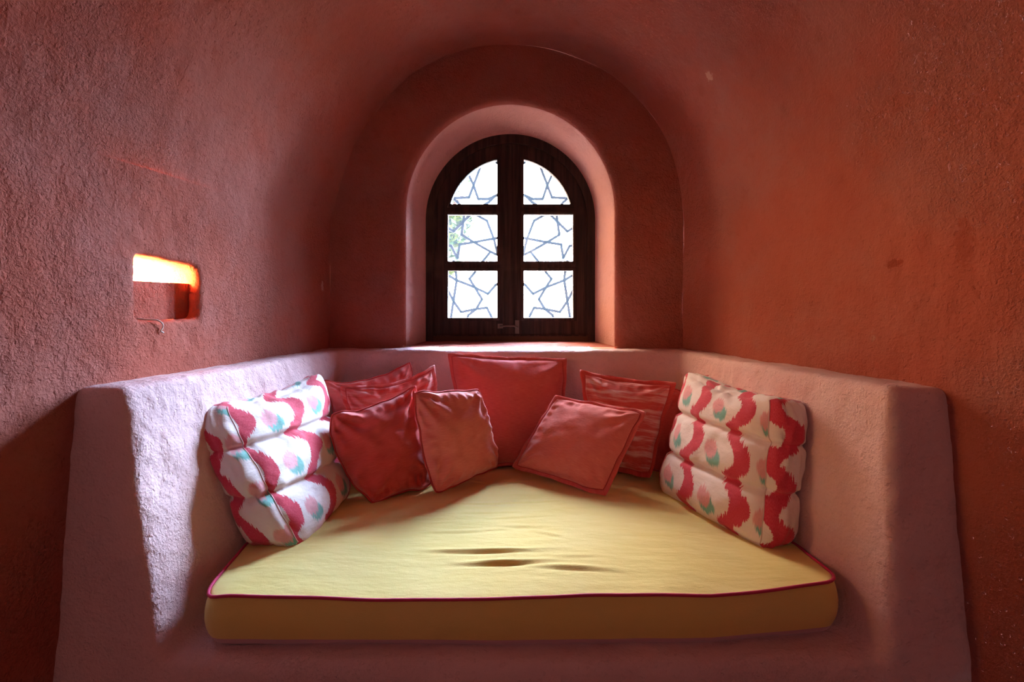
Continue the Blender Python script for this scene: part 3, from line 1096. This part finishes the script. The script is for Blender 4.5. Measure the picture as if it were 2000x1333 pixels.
    if edge == 'piping':
        pts = []
        for (u, v) in loop:
            p = plan(u, v); pts.append(p + (p - c).normalized() * 0.003)
        # round off corners
        V, Fc = tube(pts, 0.0042, True, 7)
        mesh_obj('piping', V, Fc, emat or M['pipe'], root)
    else:
        V, UV = [], []
        N = len(loop)
        for j, t in enumerate((0, 0.5, 1.0)):
            for k, (u, v) in enumerate(loop):
                a = plan(u, v); b = plan(u, v, True)
                d = (b - a)
                p = a + d * t
                wob = 0.006 * wr * sin(k * 0.55 + seed) * t + 0.010 * wr * nz((u * 2, v * 2, seed), 2.0) * t
                V.append(p + nrm * wob)
                UV.append((u * W / 2 + .1, v * H / 2))
        for j in range(3):
            for k in range(N):
                V.append(V[j * N + k] - nrm * 0.004); UV.append(UV[j * N + k])
        Fc = grid_faces(3, N, True) + grid_faces(3, N, True, 3 * N, True)
        for k in range(N):
            k2 = (k + 1) % N
            Fc.append((2 * N + k, 2 * N + k2, 5 * N + k2, 5 * N + k))
        mesh_obj('flange', V, Fc, emat or mat, root, uvs=UV)
        # stitched seam line between flange and body
        pts = [plan(u, v) + nrm * 0.003 for (u, v) in loop]
        V, Fc = tube(pts, 0.0022, True, 5)
        mesh_obj('seam', V, Fc, M['pipe'], root)
    return root

G = 'red and salmon linen cushions along the bench back'
pillow('throw_cushion', P(872, 689, 2.965), P(1109, 699, 2.965), P(1104, 915, 2.84), P(905, 915, 2.84), 0.19, M['linen'],
       'largest salmon linen cushion, upright in the middle below the window', G, 1, 0.035, 'flange', {'bottom': (0, 0, 0.0)}, 0.7, fl=0.018)
pillow('throw_cushion', P(631, 741, 2.70), P(804, 705, 2.93), P(815, 893, 2.84), P(672, 905, 2.66), 0.13, M['linen'],
       'rearmost salmon cushion on the left, one tip up against the bench back', G, 2, 0.05, 'piping', {'top': (0.0, 0, -0.045)}, 1.4)
pillow('throw_cushion', P(660, 753, 2.60), P(851, 710, 2.84), P(862, 895, 2.76), P(705, 922, 2.57), 0.12, M['streak2'],
       'faintly streaked salmon cushion with a flat border, second layer on the left', G, 3, 0.03, 'flange', {'top': (0.02, 0, -0.035)}, 1.3, fl=0.02)
pillow('throw_cushion', P(644, 811, 2.38), P(815, 753, 2.58), P(842, 948, 2.52), P(728, 982, 2.31), 0.17, M['linen_red'],
       'dark red piped cushion leaning beside the left patterned cushion, its lower corner folded under', G, 4, 0.045, 'piping',
       {'left': (-0.055, 0, -0.02), 'top': (0.0, 0, -0.02)}, 1.7)
pillow('throw_cushion', P(809, 768, 2.44), P(933, 760, 2.62), P(971, 913, 2.70), P(851, 966, 2.37), 0.17, M['linen_soft'],
       'small soft salmon cushion with a crooked piped side seam, front of the left group', G, 5, 0.03, 'piping', {'right': (0.015, 0, 0), 'left': (-0.015, 0, 0)}, 1.2)
pillow('throw_cushion', P(1177, 731, 2.93), P(1338, 764, 2.82), P(1315, 925, 2.70), P(1200, 915, 2.78), 0.10, M['linen_red'],
       'dark red cushion hidden behind the streaked one on the right, only its edges showing', G, 7, 0.04, 'piping', None, 0.8)
pillow('throw_cushion', P(1132, 721, 2.86), P(1323, 745, 2.72), P(1271, 935, 2.57), P(1150, 918, 2.70), 0.14, M['streak'],
       'red cushion streaked with pale pink, with a flat border, behind the right front cushion', G, 8, 0.03, 'flange', {'top': (0, 0, -0.012)}, 0.9, fl=0.022, emat=M['linen_red'])
pillow('throw_cushion', P(1084, 771, 2.76), P(1264, 803, 2.56), P(1183, 972, 2.34), P(997, 913, 2.68), 0.16, M['linen_soft'],
       'salmon bordered cushion tilted back in front on the right, closest to the mattress centre', G, 9, 0.02, 'flange', {'left': (0.0, 0, 0)}, 0.7, fl=0.020, emat=M['linen'])

# ------------------------------------------------------------------ big tufted ikat cushions
def ikat_cushion(name, fl_, mat, label, seed, rolls=(0.345, 0.66), camside=1):
    """fl_: 8 corners: front face (seen, towards alcove centre) near-bottom, far-bottom, far-top, near-top, then same for the rear"""
    A = [Vector(p) for p in fl_]
    base = sum(A, Vector()) / 8; base.z = min(a.z for a in A)
    root = empty(name, base)
    tag(root, label, 'cushion', 'large patterned cushions leaning on the bench arms')
    W = ((A[1] - A[0]).length + (A[2] - A[3]).length) / 2
    H = ((A[3] - A[0]).length + (A[2] - A[1]).length) / 2
    D = (A[4] - A[0]).length
    def tri(a, b, d):
        """a: near->far, b: bottom->top, d: front->rear in -1..1"""
        a, b, d = (a + 1) / 2, (b + 1) / 2, (d + 1) / 2
        f = (A[0] * (1 - a) + A[1] * a) * (1 - b) + (A[3] * (1 - a) + A[2] * a) * b
        r = (A[4] * (1 - a) + A[5] * a) * (1 - b) + (A[7] * (1 - a) + A[6] * a) * b
        return f * (1 - d) + r * d
    nf = (tri(0, 0, -1) - tri(0, 0, 1)).normalized()
    na = (tri(-1, 0, 0) - tri(1, 0, 0)).normalized()
    V, UV, Fc = [], [], []
    def shape(a, b, d):
        m_ = max(abs(a), abs(b), abs(d))
        pw = 9.0
        q = (abs(a) ** pw + abs(b) ** pw + abs(d) ** pw) ** (1 / pw)
        a2, b2, d2 = a * m_ / q * 1.06, b * m_ / q * 1.04, d * m_ / q * 1.06
        h = (b + 1) / 2
        h2 = h + 0.025 * a                       # creases dip toward the near edge
        cre = 0
        for r_ in rolls:
            cre += exp(-((h2 - r_) / 0.022) ** 2)
            cre += 0.35 * exp(-((h2 - r_) / 0.085) ** 2)
        top = exp(-((h - 1.0) / 0.12) ** 2)
        p = tri(a2 * (1 - 0.02 * cre), b2, d2)
        bul = (1 - abs(a) ** 2.5) * (1 - abs(b) ** 6)
        side = (1 - abs(d) ** 2) * (1 - abs(b) ** 6)
        fo = 0.045 * bul - 0.026 * cre * (1 - abs(a) ** 6 * 0.25)
        p = p + nf * fo * (-d if d < 0 else -d * 0.5) * 1.0
        p = p - na * a * (0) + na * (-1 if a > 0 else 1) * abs(a) ** 3 * (0.030 * side - 0.008 * cre) * (1 if abs(a) > 0 else 0)
        # top seam sinks and wrinkles between the raised corners
        sag_ = 0.040 * (1 - a * a) * max(0, b) ** 3
        p.z -= sag_
        w = 0.010 * nz((a * 2, b * 3, d * 2), 1.4, seed) + 0.005 * nz((a * 5, b * 4, d * 3), 1.5, seed + 3)
        w += 0.004 * top * sin(a * 26 + 4 * nz((a, b, d), 2, seed)) * (1 - 0.5 * abs(a))
        w += 0.0035 * sin(a * 30 + seed + b * 6) * (cre > 0.15) * min(1, cre) * (0.4 + abs(a)) 
        nn = (p - base - Vector((0, 0, H / 2))); nn.normalize()
        return p + nn * w
    n = 56; nd = 22
    def face(fn, ni, nj, flip, uvf):
        off = len(V)
        for j in range(nj + 1):
            for i in range(ni + 1):
                s, t = -1 + 2 * i / ni, -1 + 2 * j / nj
                a, b, d = fn(s, t)
                V.append(shape(a, b, d)); UV.append(uvf(s, t))
        Fc.extend(grid_faces(nj + 1, ni + 1, False, off, flip))
    face(lambda s, t: (s, t, -1), n, n + 24, False, lambda s, t: (s * W / 2, t * H / 2))
    face(lambda s, t: (s, t, 1), n, n + 24, True, lambda s, t: (s * W / 2 + 0.11, t * H / 2))
    face(lambda s, t: (-1, t, s), nd, n + 24, True, lambda s, t: (-W / 2 - 0.09 - (s + 1) * D / 2, t * H / 2 + 0.06))
    face(lambda s, t: (1, t, s), nd, n + 24, False, lambda s, t: (W / 2 + (s + 1) * D / 2, t * H / 2 + 0.05))
    face(lambda s, t: (s, 1, t), n, nd, False, lambda s, t: (s * W / 2, H / 2 + (t + 1) * D / 2))
    face(lambda s, t: (s, -1, t), n, nd, True, lambda s, t: (s * W / 2, -H / 2 - (t + 1) * D / 2))
    me = bpy.data.meshes.new('cover'); me.from_pydata([tuple(p) for p in V], [], Fc)
    l = me.uv_layers.new(name='UVMap')
    for pl in me.polygons:
        for li in pl.loop_indices: l.data[li].uv = UV[me.loops[li].vertex_index]
    bm = bmesh.new(); bm.from_mesh(me)
    bmesh.ops.remove_doubles(bm, verts=bm.verts, dist=0.0005)
    bmesh.ops.recalc_face_normals(bm, faces=bm.faces)
    bm.to_mesh(me); bm.free()
    me.materials.append(mat)
    me.polygons.foreach_set('use_smooth', [True] * len(me.polygons))
    o = bpy.data.objects.new('cover', me); COL.objects.link(o)
    o.parent = root; o.matrix_parent_inverse = Matrix.Translation(-base)
    # sewn edge of the near side
    pts = [shape(-1, -1 + 2 * k / 70, -1) for k in range(71)]
    Vt, Ft = tube(pts, 0.0022, False, 6)
    mesh_obj('seam', Vt, Ft, M['seam'], root)
M['seam'] = simple('pale_seam', (0.66, 0.52, 0.50), 0.85)
ikat_cushion('ikat_cushion',
    [P(588, 1076, 1.90), P(690, 966, 2.46), P(630, 727, 2.60), P(432, 786, 1.96),
     P(478, 1070, 1.93), P(565, 975, 2.45), P(590, 735, 2.72), P(374, 800, 1.93)],
    M['ikat_l'], 'large crimson, white and teal ikat cushion with two deep creases against the left arm', 11)
ikat_cushion('ikat_cushion',
    [P(1488, 1079, 1.90), P(1280, 955, 2.50), P(1340, 722, 2.62), P(1508, 772, 1.96),
     P(1552, 1066, 1.94), P(1395, 965, 2.50), P(1385, 732, 2.72), P(1578, 784, 1.95)],
    M['ikat_r'], 'large crimson, white and teal ikat cushion with two deep creases against the right arm', 17)
